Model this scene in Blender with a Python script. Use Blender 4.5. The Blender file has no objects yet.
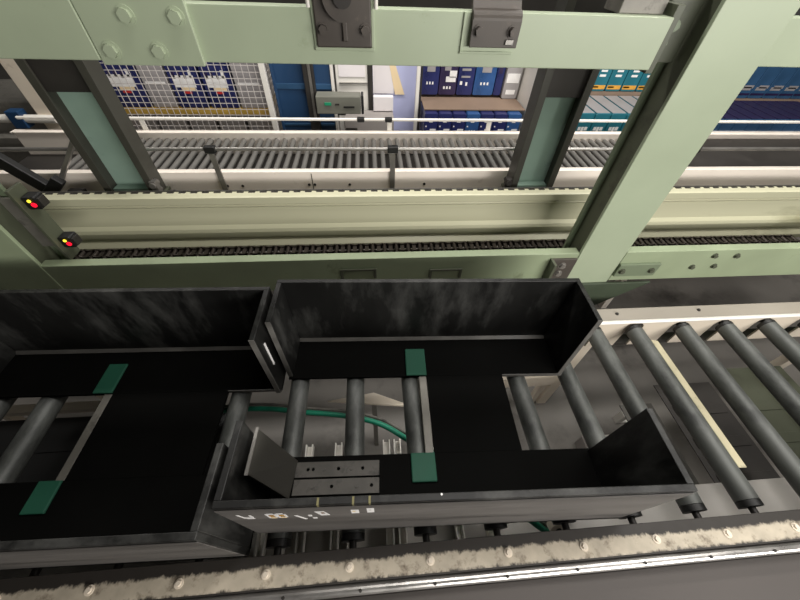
import bpy, bmesh, math, random
from mathutils import Vector, Matrix
random.seed(7)
sc = bpy.context.scene
COL = sc.collection
DZ = 0.75            # roller tops stand 0.75 m above the floor; heights below are measured from the roller tops
FLOOR = -0.75

# ------------------------------------------------------------------ materials
def lin(c):
    return tuple(((v/255)/12.92 if v/255 <= .04045 else (((v/255)+.055)/1.055)**2.4) for v in c)

def mat(name, rgb, rough=.5, metal=0.0, vary=0.15, scale=8.0, bump=0.0, stretch=(1, 1, 1), dirt=None, dirt_amt=0.0, dirt_scale=4.0, spec=.5, emit=None, estr=0.0):
    m = bpy.data.materials.new(name); m.use_nodes = True
    nt = m.node_tree; N = nt.nodes; L = nt.links
    b = N['Principled BSDF']
    c = lin(rgb)
    b.inputs['Roughness'].default_value = rough
    b.inputs['Metallic'].default_value = metal
    b.inputs['Specular IOR Level'].default_value = spec
    tc = N.new('ShaderNodeTexCoord'); mp = N.new('ShaderNodeMapping')
    mp.inputs['Scale'].default_value = stretch
    L.new(tc.outputs['Object'], mp.inputs['Vector'])
    n = N.new('ShaderNodeTexNoise'); n.inputs['Scale'].default_value = scale; n.inputs['Detail'].default_value = 5
    L.new(mp.outputs['Vector'], n.inputs['Vector'])
    r = N.new('ShaderNodeValToRGB')
    r.color_ramp.elements[0].position = .3; r.color_ramp.elements[1].position = .7
    r.color_ramp.elements[0].color = tuple(v*(1-vary) for v in c)+(1,)
    r.color_ramp.elements[1].color = tuple(min(1, v*(1+vary)) for v in c)+(1,)
    L.new(n.outputs['Fac'], r.inputs['Fac'])
    out = r.outputs['Color']
    if dirt:
        n2 = N.new('ShaderNodeTexNoise'); n2.inputs['Scale'].default_value = dirt_scale; n2.inputs['Detail'].default_value = 8
        n2.inputs['Roughness'].default_value = .7
        L.new(mp.outputs['Vector'], n2.inputs['Vector'])
        r2 = N.new('ShaderNodeValToRGB')
        r2.color_ramp.elements[0].position = .62-dirt_amt*.3; r2.color_ramp.elements[1].position = .78-dirt_amt*.3
        L.new(n2.outputs['Fac'], r2.inputs['Fac'])
        mx = N.new('ShaderNodeMix'); mx.data_type = 'RGBA'
        L.new(r2.outputs['Color'], mx.inputs[0]); L.new(out, mx.inputs[6]); mx.inputs[7].default_value = lin(dirt)+(1,)
        out = mx.outputs[2]
    L.new(out, b.inputs['Base Color'])
    rr = N.new('ShaderNodeMapRange'); rr.inputs['To Min'].default_value = max(.05, rough-.1); rr.inputs['To Max'].default_value = min(1, rough+.12)
    L.new(n.outputs['Fac'], rr.inputs['Value']); L.new(rr.outputs['Result'], b.inputs['Roughness'])
    if bump:
        bp = N.new('ShaderNodeBump'); bp.inputs['Strength'].default_value = bump; bp.inputs['Distance'].default_value = .002
        L.new(n.outputs['Fac'], bp.inputs['Height']); L.new(bp.outputs['Normal'], b.inputs['Normal'])
    if emit:
        b.inputs['Emission Color'].default_value = lin(emit)+(1,); b.inputs['Emission Strength'].default_value = estr
    return m

M = {}
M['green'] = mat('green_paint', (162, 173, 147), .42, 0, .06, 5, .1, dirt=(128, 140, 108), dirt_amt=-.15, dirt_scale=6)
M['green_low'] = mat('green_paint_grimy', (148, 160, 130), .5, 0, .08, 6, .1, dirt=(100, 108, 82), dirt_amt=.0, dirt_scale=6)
M['green_shop'] = mat('dark_grey_green', (78, 82, 66), .5, 0, .1, 6, .1, dirt=(44, 44, 36), dirt_amt=.3)
M['teal_paint'] = mat('pale_teal_paint', (142, 166, 152), .45, 0, .1, 6, .1, dirt=(78, 100, 90), dirt_amt=.2)
M['post_dark'] = mat('dark_post_enamel', (58, 57, 50), .5, 0, .12, 6, .1, dirt=(44, 38, 32), dirt_amt=.3)
M['brace_shade'] = mat('shaded_green', (62, 72, 56), .55, 0, .15, 6, .1)  # frame green darkened to hold the shade below the lower beam
M['splice'] = mat('dull_shaded_green', (112, 124, 100), .5, 0, .1, 6, .1)  # green dulled, the shading on the splice plate is in the colour
M['dusty_dim'] = mat('dusty_dim_cream', (150, 143, 132), .5, 0, .1, 8, .1, stretch=(.3, 1, 1))  # dusty cream, darkened further for the weaker light on the upward flange
M['drip'] = mat('olive_paint_drip', (112, 106, 70), .6, 0, .2, 20)
M['strip_dark'] = mat('stained_strip', (78, 75, 70), .55, .2, .3, 16, .1, dirt=(44, 42, 40), dirt_amt=.35, dirt_scale=16)
M['lit_grey'] = mat('lit_floor_grey', (172, 168, 162), .5, 0, .1, 7, .1)
M['rust'] = mat('brown_primer', (66, 50, 42), .7, 0, .25, 14, .2)
M['ledge'] = mat('pale_guard_paint', (196, 194, 166), .38, 0, .04, 3, .05, stretch=(.3, 1, 1), dirt=(150, 148, 118), dirt_amt=.15, dirt_scale=3)
M['cream'] = mat('cream_paint', (222, 210, 192), .4, 0, .04, 5, .05, dirt=(165, 150, 128), dirt_amt=.1)
M['white'] = mat('white_paint', (226, 222, 214), .4, 0, .04, 5)
M['frame_white'] = mat('warm_white_frame', (240, 230, 218), .4, 0, .04, 4, dirt=(178, 160, 145), dirt_amt=.1)
M['tray'] = mat('black_tray_board', (20, 20, 19), .45, 0, .35, 9, .25, stretch=(1, 1, .35), dirt=(62, 62, 60), dirt_amt=.42, dirt_scale=5, spec=.35)
M['tray_floor'] = mat('black_tray_floor', (7, 7, 6), .8, 0, .25, 12, .1, spec=.08)
M['tray_outer'] = mat('scuffed_tray_front', (88, 85, 82), .5, 0, .3, 9, .15, stretch=(.25, 1, 2.0), dirt=(46, 44, 42), dirt_amt=.3, dirt_scale=7)
M['edge'] = mat('worn_tray_edge', (92, 90, 86), .5, 0, .35, 20, .1, stretch=(.5, 1, 1))
M['pad'] = mat('green_plastic', (20, 80, 60), .7, 0, .08, 10)
M['roller'] = mat('grey_roller_sleeve', (86, 88, 85), .46, .2, .25, 9, .1, stretch=(1, .35, 1), dirt=(54, 55, 54), dirt_amt=.3, dirt_scale=10)
M['roller_small'] = mat('galvanised_roller', (112, 110, 106), .4, .3, .15, 10, stretch=(1, .4, 1))
M['black'] = mat('black_rubber', (18, 18, 17), .5, 0, .2, 12)
M['dark'] = mat('dark_steel', (52, 49, 46), .5, .3, .2, 10, .1)
M['bracket'] = mat('dark_bracket_paint', (74, 68, 62), .5, .1, .18, 12, .2, dirt=(112, 100, 90), dirt_amt=.2, dirt_scale=12)
M['steel'] = mat('bare_steel', (150, 147, 142), .32, .75, .15, 12, .05)
M['shiny'] = mat('polished_aluminium', (190, 187, 183), .3, .85, .2, 40, .25, stretch=(.3, 1, 1), dirt=(120, 116, 112), dirt_amt=.3, dirt_scale=12)
M['zinc'] = mat('zinc_plate', (118, 115, 108), .5, .3, .25, 14, .1, dirt=(74, 72, 68), dirt_amt=.3, dirt_scale=14)
M['dark_zinc'] = mat('dull_zinc', (70, 68, 63), .5, .2, .15, 9, .1)
M['plate_grey'] = mat('taupe_deck_plate', (74, 69, 66), .6, 0, .12, 5, .1, stretch=(.4, 1, 1))
M['tape'] = mat('tan_tape', (176, 168, 140), .6, 0, .15, 14, dirt=(96, 90, 74), dirt_amt=.2, dirt_scale=18)
M['concrete'] = mat('concrete_floor', (128, 124, 118), .6, 0, .16, 2.5, .1, dirt=(84, 80, 76), dirt_amt=.35, dirt_scale=1.7)
M['wall'] = mat('dim_hall_wall', (128, 124, 118), .8, 0, .15, 1.2)
M['chain'] = mat('oily_chain', (58, 52, 48), .4, .7, .3, 20, .1)
M['hose'] = mat('green_belt_rubber', (30, 128, 100), .4, 0, .1, 12)
M['navy'] = mat('navy_film', (34, 40, 88), .28, 0, .3, 9)
M['blue_film'] = mat('mid_blue_film', (42, 78, 128), .28, 0, .25, 9)
M['teal_film'] = mat('teal_film', (34, 104, 118), .35, 0, .15, 8)
M['blue_teal'] = mat('blue_teal_film', (48, 82, 116), .35, 0, .2, 8)
M['grey_film'] = mat('grey_film', (150, 146, 146), .4, 0, .12, 8)
M['violet'] = mat('dark_violet_film', (42, 32, 66), .35, 0, .25, 9)
M['label'] = mat('white_print', (228, 226, 224), .45, 0, .08, 20)
M['orange'] = mat('orange_print', (206, 150, 56), .45, 0, .12, 20)
M['yellow'] = mat('yellow_board', (196, 160, 70), .6, 0, .15, 12)
M['red'] = mat('red_print', (186, 44, 40), .45, 0, .1, 20)
M['card'] = mat('brown_card', (128, 108, 92), .75, 0, .1, 6)
M['blue_panel'] = mat('deep_blue_panel', (28, 62, 98), .45, 0, .12, 3, stretch=(2, 1, .4))
M['lav'] = mat('lavender_board', (186, 190, 226), .6, 0, .05, 3)
M['paper'] = mat('paper', (232, 226, 226), .7, 0, .04, 5)
M['peach'] = mat('peach_stripe', (236, 212, 170), .6, 0, .04, 5)
M['box_grey'] = mat('control_box_grey', (112, 112, 102), .5, 0, .08, 8)
M['screen'] = mat('green_display', (40, 150, 110), .3, 0, .1, 10)
M['wire'] = mat('cage_wire', (206, 200, 196), .4, .2, .06, 8)
M['led_red'] = mat('red_lamp', (220, 20, 40), .3, 0, .05, 5, emit=(255, 20, 50), estr=1.2)
M['led_yellow'] = mat('yellow_lamp', (230, 220, 60), .3, 0, .05, 5, emit=(255, 225, 60), estr=1.5)
M['pale_white_box'] = mat('pale_carton', (150, 144, 140), .7, 0, .06, 6)
M['pallet'] = mat('pallet_wood', (120, 98, 76), .8, 0, .2, 9)

def flange_mat():
    """cream paint worn off ragged along both edges of the strip"""
    m = mat('peeling_cream_paint', (180, 170, 152), .55, 0, .14, 30, .3, dirt=(108, 96, 80), dirt_amt=.3, dirt_scale=26)
    nt = m.node_tree; N = nt.nodes; L = nt.links; b = N['Principled BSDF']
    src = b.inputs['Base Color'].links[0].from_socket
    tc = N['Texture Coordinate']; sp = N.new('ShaderNodeSeparateXYZ'); L.new(tc.outputs['Object'], sp.inputs[0])
    c0 = N.new('ShaderNodeMath'); c0.operation = 'ADD'; c0.inputs[1].default_value = .0065; L.new(sp.outputs['Y'], c0.inputs[0])
    a = N.new('ShaderNodeMath'); a.operation = 'ABSOLUTE'; L.new(c0.outputs[0], a.inputs[0])
    n = N.new('ShaderNodeTexNoise'); n.inputs['Scale'].default_value = 60; n.inputs['Detail'].default_value = 8; n.inputs['Roughness'].default_value = .75
    mp = N.new('ShaderNodeMapping'); mp.inputs['Scale'].default_value = (1, .5, 1); L.new(tc.outputs['Object'], mp.inputs['Vector']); L.new(mp.outputs['Vector'], n.inputs['Vector'])
    n2 = N.new('ShaderNodeTexNoise'); n2.inputs['Scale'].default_value = 3.0; L.new(tc.outputs['Object'], n2.inputs['Vector'])
    ad = N.new('ShaderNodeMath'); ad.operation = 'MULTIPLY_ADD'; L.new(n.outputs['Fac'], ad.inputs[0]); ad.inputs[1].default_value = .030; L.new(a.outputs[0], ad.inputs[2])
    ad2 = N.new('ShaderNodeMath'); ad2.operation = 'MULTIPLY_ADD'; L.new(n2.outputs['Fac'], ad2.inputs[0]); ad2.inputs[1].default_value = .012; L.new(ad.outputs[0], ad2.inputs[2])
    r = N.new('ShaderNodeMapRange'); r.inputs['From Min'].default_value = .0345; r.inputs['From Max'].default_value = .0405; L.new(ad2.outputs[0], r.inputs['Value'])
    mx = N.new('ShaderNodeMix'); mx.data_type = 'RGBA'; L.new(r.outputs['Result'], mx.inputs[0]); L.new(src, mx.inputs[6]); mx.inputs[7].default_value = lin((42, 38, 34))+(1,)
    L.new(mx.outputs[2], b.inputs['Base Color'])
    return m
M['flange'] = flange_mat()

# ------------------------------------------------------------------ mesh builder
ORG = {}
class MB:
    def __init__(s): s.v = []; s.f = []; s.sm = []
    def add(s, vs, fs, smooth=False):
        k = len(s.v); s.v += [Vector(v) for v in vs]
        for f in fs: s.f.append(tuple(i+k for i in f)); s.sm.append(smooth)
        return s
    def box(s, x0, x1, y0, y1, z0, z1):
        vs = [(x, y, z) for z in (z0, z1) for y in (y0, y1) for x in (x0, x1)]
        return s.add(vs, [(0, 2, 3, 1), (4, 5, 7, 6), (0, 1, 5, 4), (2, 6, 7, 3), (0, 4, 6, 2), (1, 3, 7, 5)])
    def hexa(s, a, b):
        """solid between two quads a and b (each 4 points, same winding)"""
        return s.add(list(a)+list(b), [(3, 2, 1, 0), (4, 5, 6, 7)]+[(i, (i+1) % 4, 4+(i+1) % 4, 4+i) for i in range(4)])
    def bar(s, p, q, w, h, up=(0, 0, 1)):
        p = Vector(p); q = Vector(q); d = (q-p).normalized(); u = Vector(up)
        sd = d.cross(u); sd = sd.normalized() if sd.length > 1e-6 else Vector((1, 0, 0)); u = sd.cross(d)
        f = lambda c: [c-sd*w/2-u*h/2, c+sd*w/2-u*h/2, c+sd*w/2+u*h/2, c-sd*w/2+u*h/2]
        return s.hexa(f(p), f(q))
    def cyl(s, p, q, r, n=20, r2=None, cap=True):
        p = Vector(p); q = Vector(q); d = (q-p).normalized(); r2 = r if r2 is None else r2
        a = d.orthogonal().normalized(); b = d.cross(a)
        vs = []
        for c, rr in ((p, r), (q, r2)):
            for i in range(n):
                t = 2*math.pi*i/n; vs.append(c+(a*math.cos(t)+b*math.sin(t))*rr)
        s.add(vs, [(i, (i+1) % n, n+(i+1) % n, n+i) for i in range(n)], True)
        if cap: s.add(vs, [tuple(reversed(range(n))), tuple(range(n, 2*n))])
        return s
    def tube(s, pts, r, n=10):
        pts = [Vector(p) for p in pts]; vs = []
        for i, p in enumerate(pts):
            d = (pts[min(i+1, len(pts)-1)]-pts[max(i-1, 0)]).normalized()
            a = Vector((0, 0, 1)); a = (a-d*a.dot(d)).normalized() if abs(d.z) < .95 else d.orthogonal().normalized(); b = d.cross(a)
            for k in range(n):
                t = 2*math.pi*k/n; vs.append(p+(a*math.cos(t)+b*math.sin(t))*r)
        fs = []
        for i in range(len(pts)-1):
            for k in range(n): fs.append((i*n+k, i*n+(k+1) % n, (i+1)*n+(k+1) % n, (i+1)*n+k))
        s.add(vs, fs, True); m = len(pts)-1
        s.add(vs, [tuple(reversed(range(n))), tuple(range(m*n, m*n+n))])
        return s
    def extr(s, prof, axis, a, b, smooth=False):
        """closed profile of 2D points pushed along an axis: x -> (y,z), y -> (x,z), z -> (x,y)"""
        f = {'x': lambda t, p: (t, p[0], p[1]), 'y': lambda t, p: (p[0], t, p[1]), 'z': lambda t, p: (p[0], p[1], t)}[axis]
        n = len(prof); vs = [f(a, p) for p in prof]+[f(b, p) for p in prof]
        return s.add(vs, [tuple(reversed(range(n))), tuple(range(n, 2*n))]+[(i, (i+1) % n, n+(i+1) % n, n+i) for i in range(n)], smooth)
    def rounded(s, x0, x1, y0, y1, z0, z1, r=.01, n=4):
        """box with rounded vertical-plane corners (profile in x,z)"""
        pr = []
        for cx, cz, a0 in ((x1-r, z1-r, 0), (x0+r, z1-r, 90), (x0+r, z0+r, 180), (x1-r, z0+r, 270)):
            for k in range(n+1):
                t = math.radians(a0+90*k/n); pr.append((cx+r*math.cos(t), cz+r*math.sin(t)))
        return s.extr(pr, 'y', y1, y0)
    def build(s, name, material, parent=None, bevel=0.0, org=None, local=False):
        if parent is not None: o0 = Vector((0, 0, 0)) if local else ORG[parent.name]
        elif org is not None: o0 = Vector(org)
        else:
            lo = [min(v[i] for v in s.v) for i in range(3)]; hi = [max(v[i] for v in s.v) for i in range(3)]
            o0 = Vector(((lo[0]+hi[0])/2, (lo[1]+hi[1])/2, lo[2]))
        me = bpy.data.meshes.new(name)
        me.from_pydata([v-o0 for v in s.v], [], s.f)
        me.polygons.foreach_set('use_smooth', s.sm)
        bm = bmesh.new(); bm.from_mesh(me); bmesh.ops.recalc_face_normals(bm, faces=bm.faces); bm.to_mesh(me); bm.free()
        me.materials.append(M[material] if isinstance(material, str) else material)
        ob = bpy.data.objects.new(name, me); COL.objects.link(ob)
        if parent is not None: ob.parent = parent
        else: ob.location = o0+Vector((0, 0, DZ))
        ORG[ob.name] = o0
        if bevel:
            md = ob.modifiers.new('bevel', 'BEVEL'); md.width = bevel; md.segments = 2; md.limit_method = 'ANGLE'; md.angle_limit = math.radians(40)
        return ob

def tag(o, label=None, cat=None, group=None, kind=None):
    if label: o['label'] = label
    if cat: o['category'] = cat
    if group: o['group'] = group
    if kind: o['kind'] = kind
    return o
def thing(name, label, cat, loc, group=None, rz=0):
    o = bpy.data.objects.new(name, None); COL.objects.link(o)
    o.location = Vector(loc)+Vector((0, 0, DZ)); o.rotation_euler = (0, 0, rz); o.empty_display_size = .05
    ORG[o.name] = Vector(loc)
    return tag(o, label, cat, group)
def copy_tree(o, loc, label=None):
    c = o.copy(); COL.objects.link(c); c.location = Vector(loc)+Vector((0, 0, DZ))
    if label: c['label'] = label
    def kids(a, b):
        for ch in list(a.children):
            if ch == b: continue
            k = ch.copy(); COL.objects.link(k); k.parent = b; kids(ch, k)
    kids(o, c)
    return c
def bolt(parent, x, y, z, r=.011, axis='y', m='green', name='bolt', h=.007):
    """hexagon head over a round washer, sticking out towards the viewer (-y) or up (z)"""
    b = MB()
    if axis == 'y':
        b.cyl((x, y, z), (x, y-.002, z), r*1.35, 18); b.cyl((x, y-.002, z), (x, y-.002-h, z), r, 6)
    else:
        b.cyl((x, y, z), (x, y, z+.002), r*1.35, 18); b.cyl((x, y, z+.002), (x, y, z+.002+h), r, 6)
    return b.build(name, m, parent, .0012)

# ------------------------------------------------------------------ the hall
tag(MB().box(-9, 9, -4, 11, FLOOR-.1, FLOOR).build('floor', 'concrete'), kind='structure')
tag(MB().box(-9, 9, 11, 11.2, FLOOR, 4).build('wall_back', 'wall'), kind='structure')

# ------------------------------------------------------------------ roller conveyor in front
NK = list(range(-6, 12))
RX = lambda k: -.077+.184*k-(.028 if k == -5 else 0)
tag_rollers = {
 -6: 'grey conveyor roller at far left under the left black tray', -5: 'grey roller in the left tray\'s opening, left of its green pads',
 -4: 'grey roller showing in the slot between the left tray\'s green pads', -3: 'grey roller hidden mostly under the left tray\'s centre board',
 -2: 'grey roller under the gap where the two black trays meet', -1: 'left roller in the right tray\'s opening, beside the leaning plate',
 0: 'roller in the middle of the right tray\'s left opening', 1: 'roller in the right tray\'s slot between its two green pads',
 2: 'roller under the centre board of the right tray', 3: 'left roller seen in the right tray\'s right-hand opening',
 4: 'roller under the open right side of the right tray', 5: 'bare grey roller touching the right tray\'s end, left of the taped roller',
 6: 'grey roller with a tan tape strip along its right side', 7: 'grey roller just right of the taped roller',
 8: 'second grey roller right of the taped roller', 9: 'third grey roller right of the taped roller',
 10: 'fourth grey roller right of the taped roller', 11: 'fifth grey roller right of the taped one, at the photo edge'}
def make_roller(k):
    x = RX(k)-(.018 if k == 6 else 0); r = .0295; zc = -r
    t = thing('conveyor_roller', tag_rollers[k], 'roller', (x, .11, zc-r), 'rollers of the front conveyor')
    b = MB(); b.cyl((x, .122, zc), (x, .699, zc), r, 28); b.build('roller_tube', 'roller', t, .002)
    for y0, y1 in ((.106, .121), (.7, .712)):
        MB().cyl((x, y0, zc), (x, y1, zc), r*1.0, 24).build('end_cap', 'black', t, .002)
    MB().cyl((x, .0815, zc), (x, .730, zc), .009, 12).build('axle', 'dark', t)
    MB().box(x-.02, x+.02, .0815, .090, zc-.03, zc+.006).build('axle_bracket', 'black', t, .001)
    return t
rollers = {k: make_roller(k) for k in NK}
t = rollers[6]; x = RX(6)-.018
MB().hexa([(x+.020, .2, -.006), (x+.054, .2, -.016), (x+.052, .2, -.021), (x+.018, .2, -.012)],
          [(x+.020, .645, -.006), (x+.054, .645, -.016), (x+.052, .645, -.021), (x+.018, .645, -.012)]).build('tape_strip', 'tape', t, .001)

# rear side channel of the conveyor, with a half-round notch over every roller end
t = thing('conveyor_side_channel', 'cream side channel behind the roller ends, at the right', 'conveyor frame', (.2, .72, -.2))
def notched(x0, x1, y0, y1, z0, z1, xs, r, zc):
    pr = [(x0, z0)]
    for c in sorted(xs):
        if c-r < x0 or c+r > x1: continue
        pr.append((c-r, z0))
        for i in range(13):
            a = math.pi*(1-i/12); pr.append((c+r*math.cos(a), zc+r*math.sin(a)))
        pr.append((c+r, z0))
    pr += [(x1, z0), (x1, z1), (x0, z1)]
    f = [(x, y0, z) for x, z in pr]; g = [(x, y1, z) for x, z in pr]
    b = MB(); n = len(pr)
    # strips keep the concave outline clean
    bm = bmesh.new()
    vs = [bm.verts.new(p) for p in f]; face = bm.faces.new(vs)
    face.normal_update(); bmesh.ops.triangulate(bm, faces=[face], ngon_method='EAR_CLIP')
    bm.verts.index_update(); tris = [[v.index for v in q.verts] for q in bm.faces]; bm.free()
    b.add(f+g, [tuple(q) for q in tris]+[tuple(n+i for i in reversed(q)) for q in tris]+[(i, (i+1) % n, n+(i+1) % n, n+i) for i in range(n)])
    return b
notched(-1.5, 2.3, .722, .728, -.155, .0, [RX(k) for k in NK], .031, -.036).build('web', 'cream', t)
MB().box(-1.5, 2.3, .722, .792, .0, .005).build('top_flange', 'dusty_dim', t, .0015)
MB().box(-1.5, 2.3, .728, .775, -.16, -.155).build('bottom_flange', 'dark', t)
MB().extr([(.718, .002), (.724, .009), (.731, .007), (.731, .0), (.720, -.004)], 'x', -1.5, 2.3).build('rolled_edge', 'white', t)
for xb, yb in ((1.30, .768), (.95, .764), (1.84, .765)):
    bolt(t, xb, yb, .005, .005, 'z', 'dark', h=.004)
for xx in (-1.2, .9, 2.1): MB().box(xx-.025, xx+.025, .735, .775, FLOOR, -.16).build('leg', 'cream', t, .002)

# front side channel
t = thing('conveyor_side_channel', 'cream side channel with peeling paint and bolts along the photo bottom', 'conveyor frame', (.1, .052, -.2))
MB().box(-1.5, 2.3, .028, .086, .030, .035).build('top_flange', 'flange', t, .001, local=False)
fl = t.children[-1]
MB().box(-1.5, 2.3, .0765, .081, -.1, .030).build('web', 'dark', t)
MB().box(-1.5, 2.3, .0245, .030, -.06, .033).build('outer_web', 'dark', t)
for k in range(-5, 11):
    xb = RX(k)-.002; yb = .052+random.uniform(-.002, .002)
    b = MB(); b.cyl((xb, yb, .035), (xb, yb, .037), .0095, 20); b.cyl((xb, yb, .037), (xb, yb, .0415), .0062, 6, .0056)
    b.build('bolt', 'cream', t, .0008)
t = thing('edge_rail', 'shiny aluminium rail running along the outside of the peeling channel', 'rail', (.1, .012, -.06))
pr = [(.0235+0.0, .0), (.0235, .024)]+[(.013+.0105*math.cos(a), .024+.0085*math.sin(a)) for a in [i*math.pi/8 for i in range(9)]]+[(.0025, .0)]
MB().extr(pr, 'x', -1.5, 2.3).build('rail_bar', 'shiny', t, .0008)
for i in range(12):
    xb = -.55+.165*i
    MB().cyl((xb, .010, .0326), (xb, .010, .0346), .0036, 10).build('screw', 'dark', t)
t = thing('walkway_plate', 'taupe grey steel deck plate in the bottom right corner, beyond the aluminium rail', 'deck plate', (.4, -.2, FLOOR))
MB().box(-1.5, 2.3, -.42, .002, -.03, -.018).build('deck', 'plate_grey', t, .002)
for xx in (-1.4, .4, 2.2):
    for yy in (-.39, -.03): MB().box(xx-.02, xx+.02, yy-.02, yy+.02, FLOOR, -.03).build('leg', 'dark', t, .002)

# ------------------------------------------------------------------ black trays
def make_tray(label, cx, cy, rz, hd, hw, slot, pw, opening_r, stubs_b, stubs_f, H=.30):
    t = thing('black_tray', label, 'tray', (cx, cy, 0), 'black trays on the roller conveyor', math.radians(rz))
    th = .014; bi = hd; fo = -hd                       # back wall inner face, front wall outer face
    y0, y1 = -.112, .13
    fl = MB()
    fl.box(-hw, hw, y1, bi, .001, .011); fl.box(-hw, hw, fo+.013, y0, .001, .011)
    fl.box(slot, opening_r, y0, y1, .001, .011)
    fl.build('floor_board', 'tray_floor', t, .0008, local=True)
    MB().box(-hw, hw, bi, bi+th, .001, H).build('back_wall', 'tray', t, .0015, local=True)
    fw = MB().box(-hw, hw, fo, fo+.013, .001, H).build('front_wall', 'tray', t, .0015, local=True)
    MB().box(-hw+.001, hw-.001, fo-.0022, fo, .004, H-.012).build('front_facing', 'tray_outer', t, .001, local=True)
    for sx in (-1, 1):
        xa, xb = (-hw, -hw+th) if sx < 0 else (hw-th, hw)
        w = MB().box(xa, xb, bi-stubs_b[0 if sx < 0 else 1], bi, .011, H).build('rear_side_wall', 'tray', t, .0015, local=True)
        MB().box(xa, xb, fo+.013, fo+stubs_f[0 if sx < 0 else 1], .011, H).build('front_side_wall', 'tray', t, .0015, local=True)
    # worn lower edge along the back, light where the board is rubbed
    MB().extr([(bi-.009, .011), (bi, .011), (bi, .021)], 'x', -hw+th, hw-th).build('corner_bead', 'edge', t, local=True)
    MB().box(opening_r, hw-.001, y1-.003, y1, .001, .013).build('floor_edge', 'edge', t, local=True)
    MB().box(hw-th, hw, bi-stubs_b[1]-.002, bi-stubs_b[1], .013, H).build('wall_edge', 'edge', t, local=True)
    MB().box(-hw, -hw+th, bi-stubs_b[0]-.002, bi-stubs_b[0], .013, H).build('wall_edge', 'edge', t, local=True)
    for ya, yb in ((y1, y1+.103), (y0-.075, y0)):
        MB().box(slot-pw, slot, ya, yb, .011, .018).build('guide_pad', 'pad', t, .003, local=True)
    MB().box(slot-.025, slot-.002, y0, y1, -.001, .009).build('slot_rail', 'zinc', t, .001, local=True)
    return t
T1 = make_tray('left black tray, cut off by the left photo edge', -.765, .3935, -1.5, .29, .455, -.058, .058, .29, (.14, .172), (.16, .16))
T2 = make_tray('right black tray with white marks on its front and a leaning plate inside', .159, .402, -2, .282, .455, -.004, .068, .25, (.145, .15), (.16, .165))
# right tray only: perforated strips, leaning plate, marks on the front
def holed_strip(x0, x1, y0, y1, z0, z1, holes, r=.0045):
    """plate with square-to-round holes cut through it"""
    b = MB(); xs = sorted(holes); cuts = [x0]
    for i in range(len(xs)-1): cuts.append((xs[i]+xs[i+1])/2)
    cuts.append(x1); ym = (y0+y1)/2
    for i, h in enumerate(xs):
        a, c = cuts[i], cuts[i+1]; n = 16; ring = []; outer = []
        for k in range(n):
            t = 2*math.pi*k/n+math.pi/4; dx, dy = math.cos(t), math.sin(t)
            ring.append((h+r*dx, ym+r*dy))
            sx = ((c-h) if dx > 0 else (h-a))/max(abs(dx), 1e-6); sy = ((y1-y0)/2)/max(abs(dy), 1e-6); q = min(sx, sy)
            outer.append((h+dx*q, ym+dy*q))
        # corners exactly
        cor = {2: (c, y1), 0: (c, y1)}
        vs = [(p[0], p[1], z) for z in (z1, z0) for p in ring+outer]
        fs = []
        for k in range(n):
            k2 = (k+1) % n
            fs.append((k, k2, n+k2, n+k)); fs.append((2*n+k, 3*n+k, 3*n+k2, 2*n+k2))
            fs.append((k, 2*n+k, 2*n+k2, k2)); fs.append((n+k, n+k2, 3*n+k2, 3*n+k))
        b.add(vs, fs)
        for sxn, syn in ((c, y1), (a, y1), (a, y0), (c, y0)):
            # fill the corner triangles
            near = sorted(outer, key=lambda p: (p[0]-sxn)**2+(p[1]-syn)**2)
            e1 = [p for p in near if abs(p[0]-sxn) < 1e-5][:1]; e2 = [p for p in near if abs(p[1]-syn) < 1e-5][:1]
            if e1 and e2:
                tri = [e1[0], (sxn, syn), e2[0]]
                v = [(p[0], p[1], z) for z in (z1, z0) for p in tri]
                b.add(v, [(0, 1, 2), (5, 4, 3), (0, 3, 4, 1), (1, 4, 5, 2)])
    return b
holed_strip(-.385, -.16, -.166, -.128, .012, .016, (-.352, -.338, -.27, -.205)).build('perforated_strip', 'strip_dark', T2, local=True)
holed_strip(-.385, -.16, -.208, -.171, .012, .016, (-.285, -.18)).build('perforated_strip', 'strip_dark', T2, local=True)
for xx, yy in ((-.31, -.147), (-.235, -.147), (-.335, -.189), (-.22, -.19)):
    MB().cyl((xx, yy, .016), (xx, yy, .018), .005, 12).build('rivet', 'strip_dark', T2, local=True)
plate = MB().hexa([(-.422, -.124, .258), (-.420, -.216, .254), (-.390, -.216, .017), (-.382, -.124, .017)],
                  [(-.426, -.124, .257), (-.424, -.216, .253), (-.394, -.216, .016), (-.386, -.124, .016)]).build('leaning_plate', M['dark_zinc'], T2, .0008, local=True)
plate['label'] = 'grey plate leaning inside the left end'
MB().box(-.427, -.4205, -.218, -.122, .2555, .2582).build('plate_edge', 'steel', T2, local=True)
def mark(x, z, w, h, m='label', slant=0.0):
    y = -.282-.0022; h *= .72; z = .25-(.25-z)*.8
    MB().hexa([(x-w/2-slant, y, z-h/2), (x+w/2-slant, y, z-h/2), (x+w/2+slant, y, z+h/2), (x-w/2+slant, y, z+h/2)],
              [(x-w/2-slant, y-.0006, z-h/2), (x+w/2-slant, y-.0006, z-h/2), (x+w/2+slant, y-.0006, z+h/2), (x-w/2+slant, y-.0006, z+h/2)]).build('mark', m, T2, local=True)
fx = lambda px: -.455+(px-6-213)/484*.91
mark(fx(236), .225, .004, .05, 'label', -.003); mark(fx(242), .205, .014, .022, 'label', -.002); mark(fx(246), .225, .005, .03)
for px in (263, 273):
    mark(fx(px), .222, .004, .056, 'label'); mark(fx(px)+.007, .245, .011, .012, 'label'); mark(fx(px)+.007, .222, .010, .012, 'orange'); mark(fx(px)+.007, .199, .011, .012, 'peach'); mark(fx(px)+.0145, .222, .004, .04, 'label')
mark(fx(294), .19, .005, .06, 'label', -.007)
mark(fx(305), .21, .007, .02); mark(fx(308), .175, .008, .02)
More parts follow.
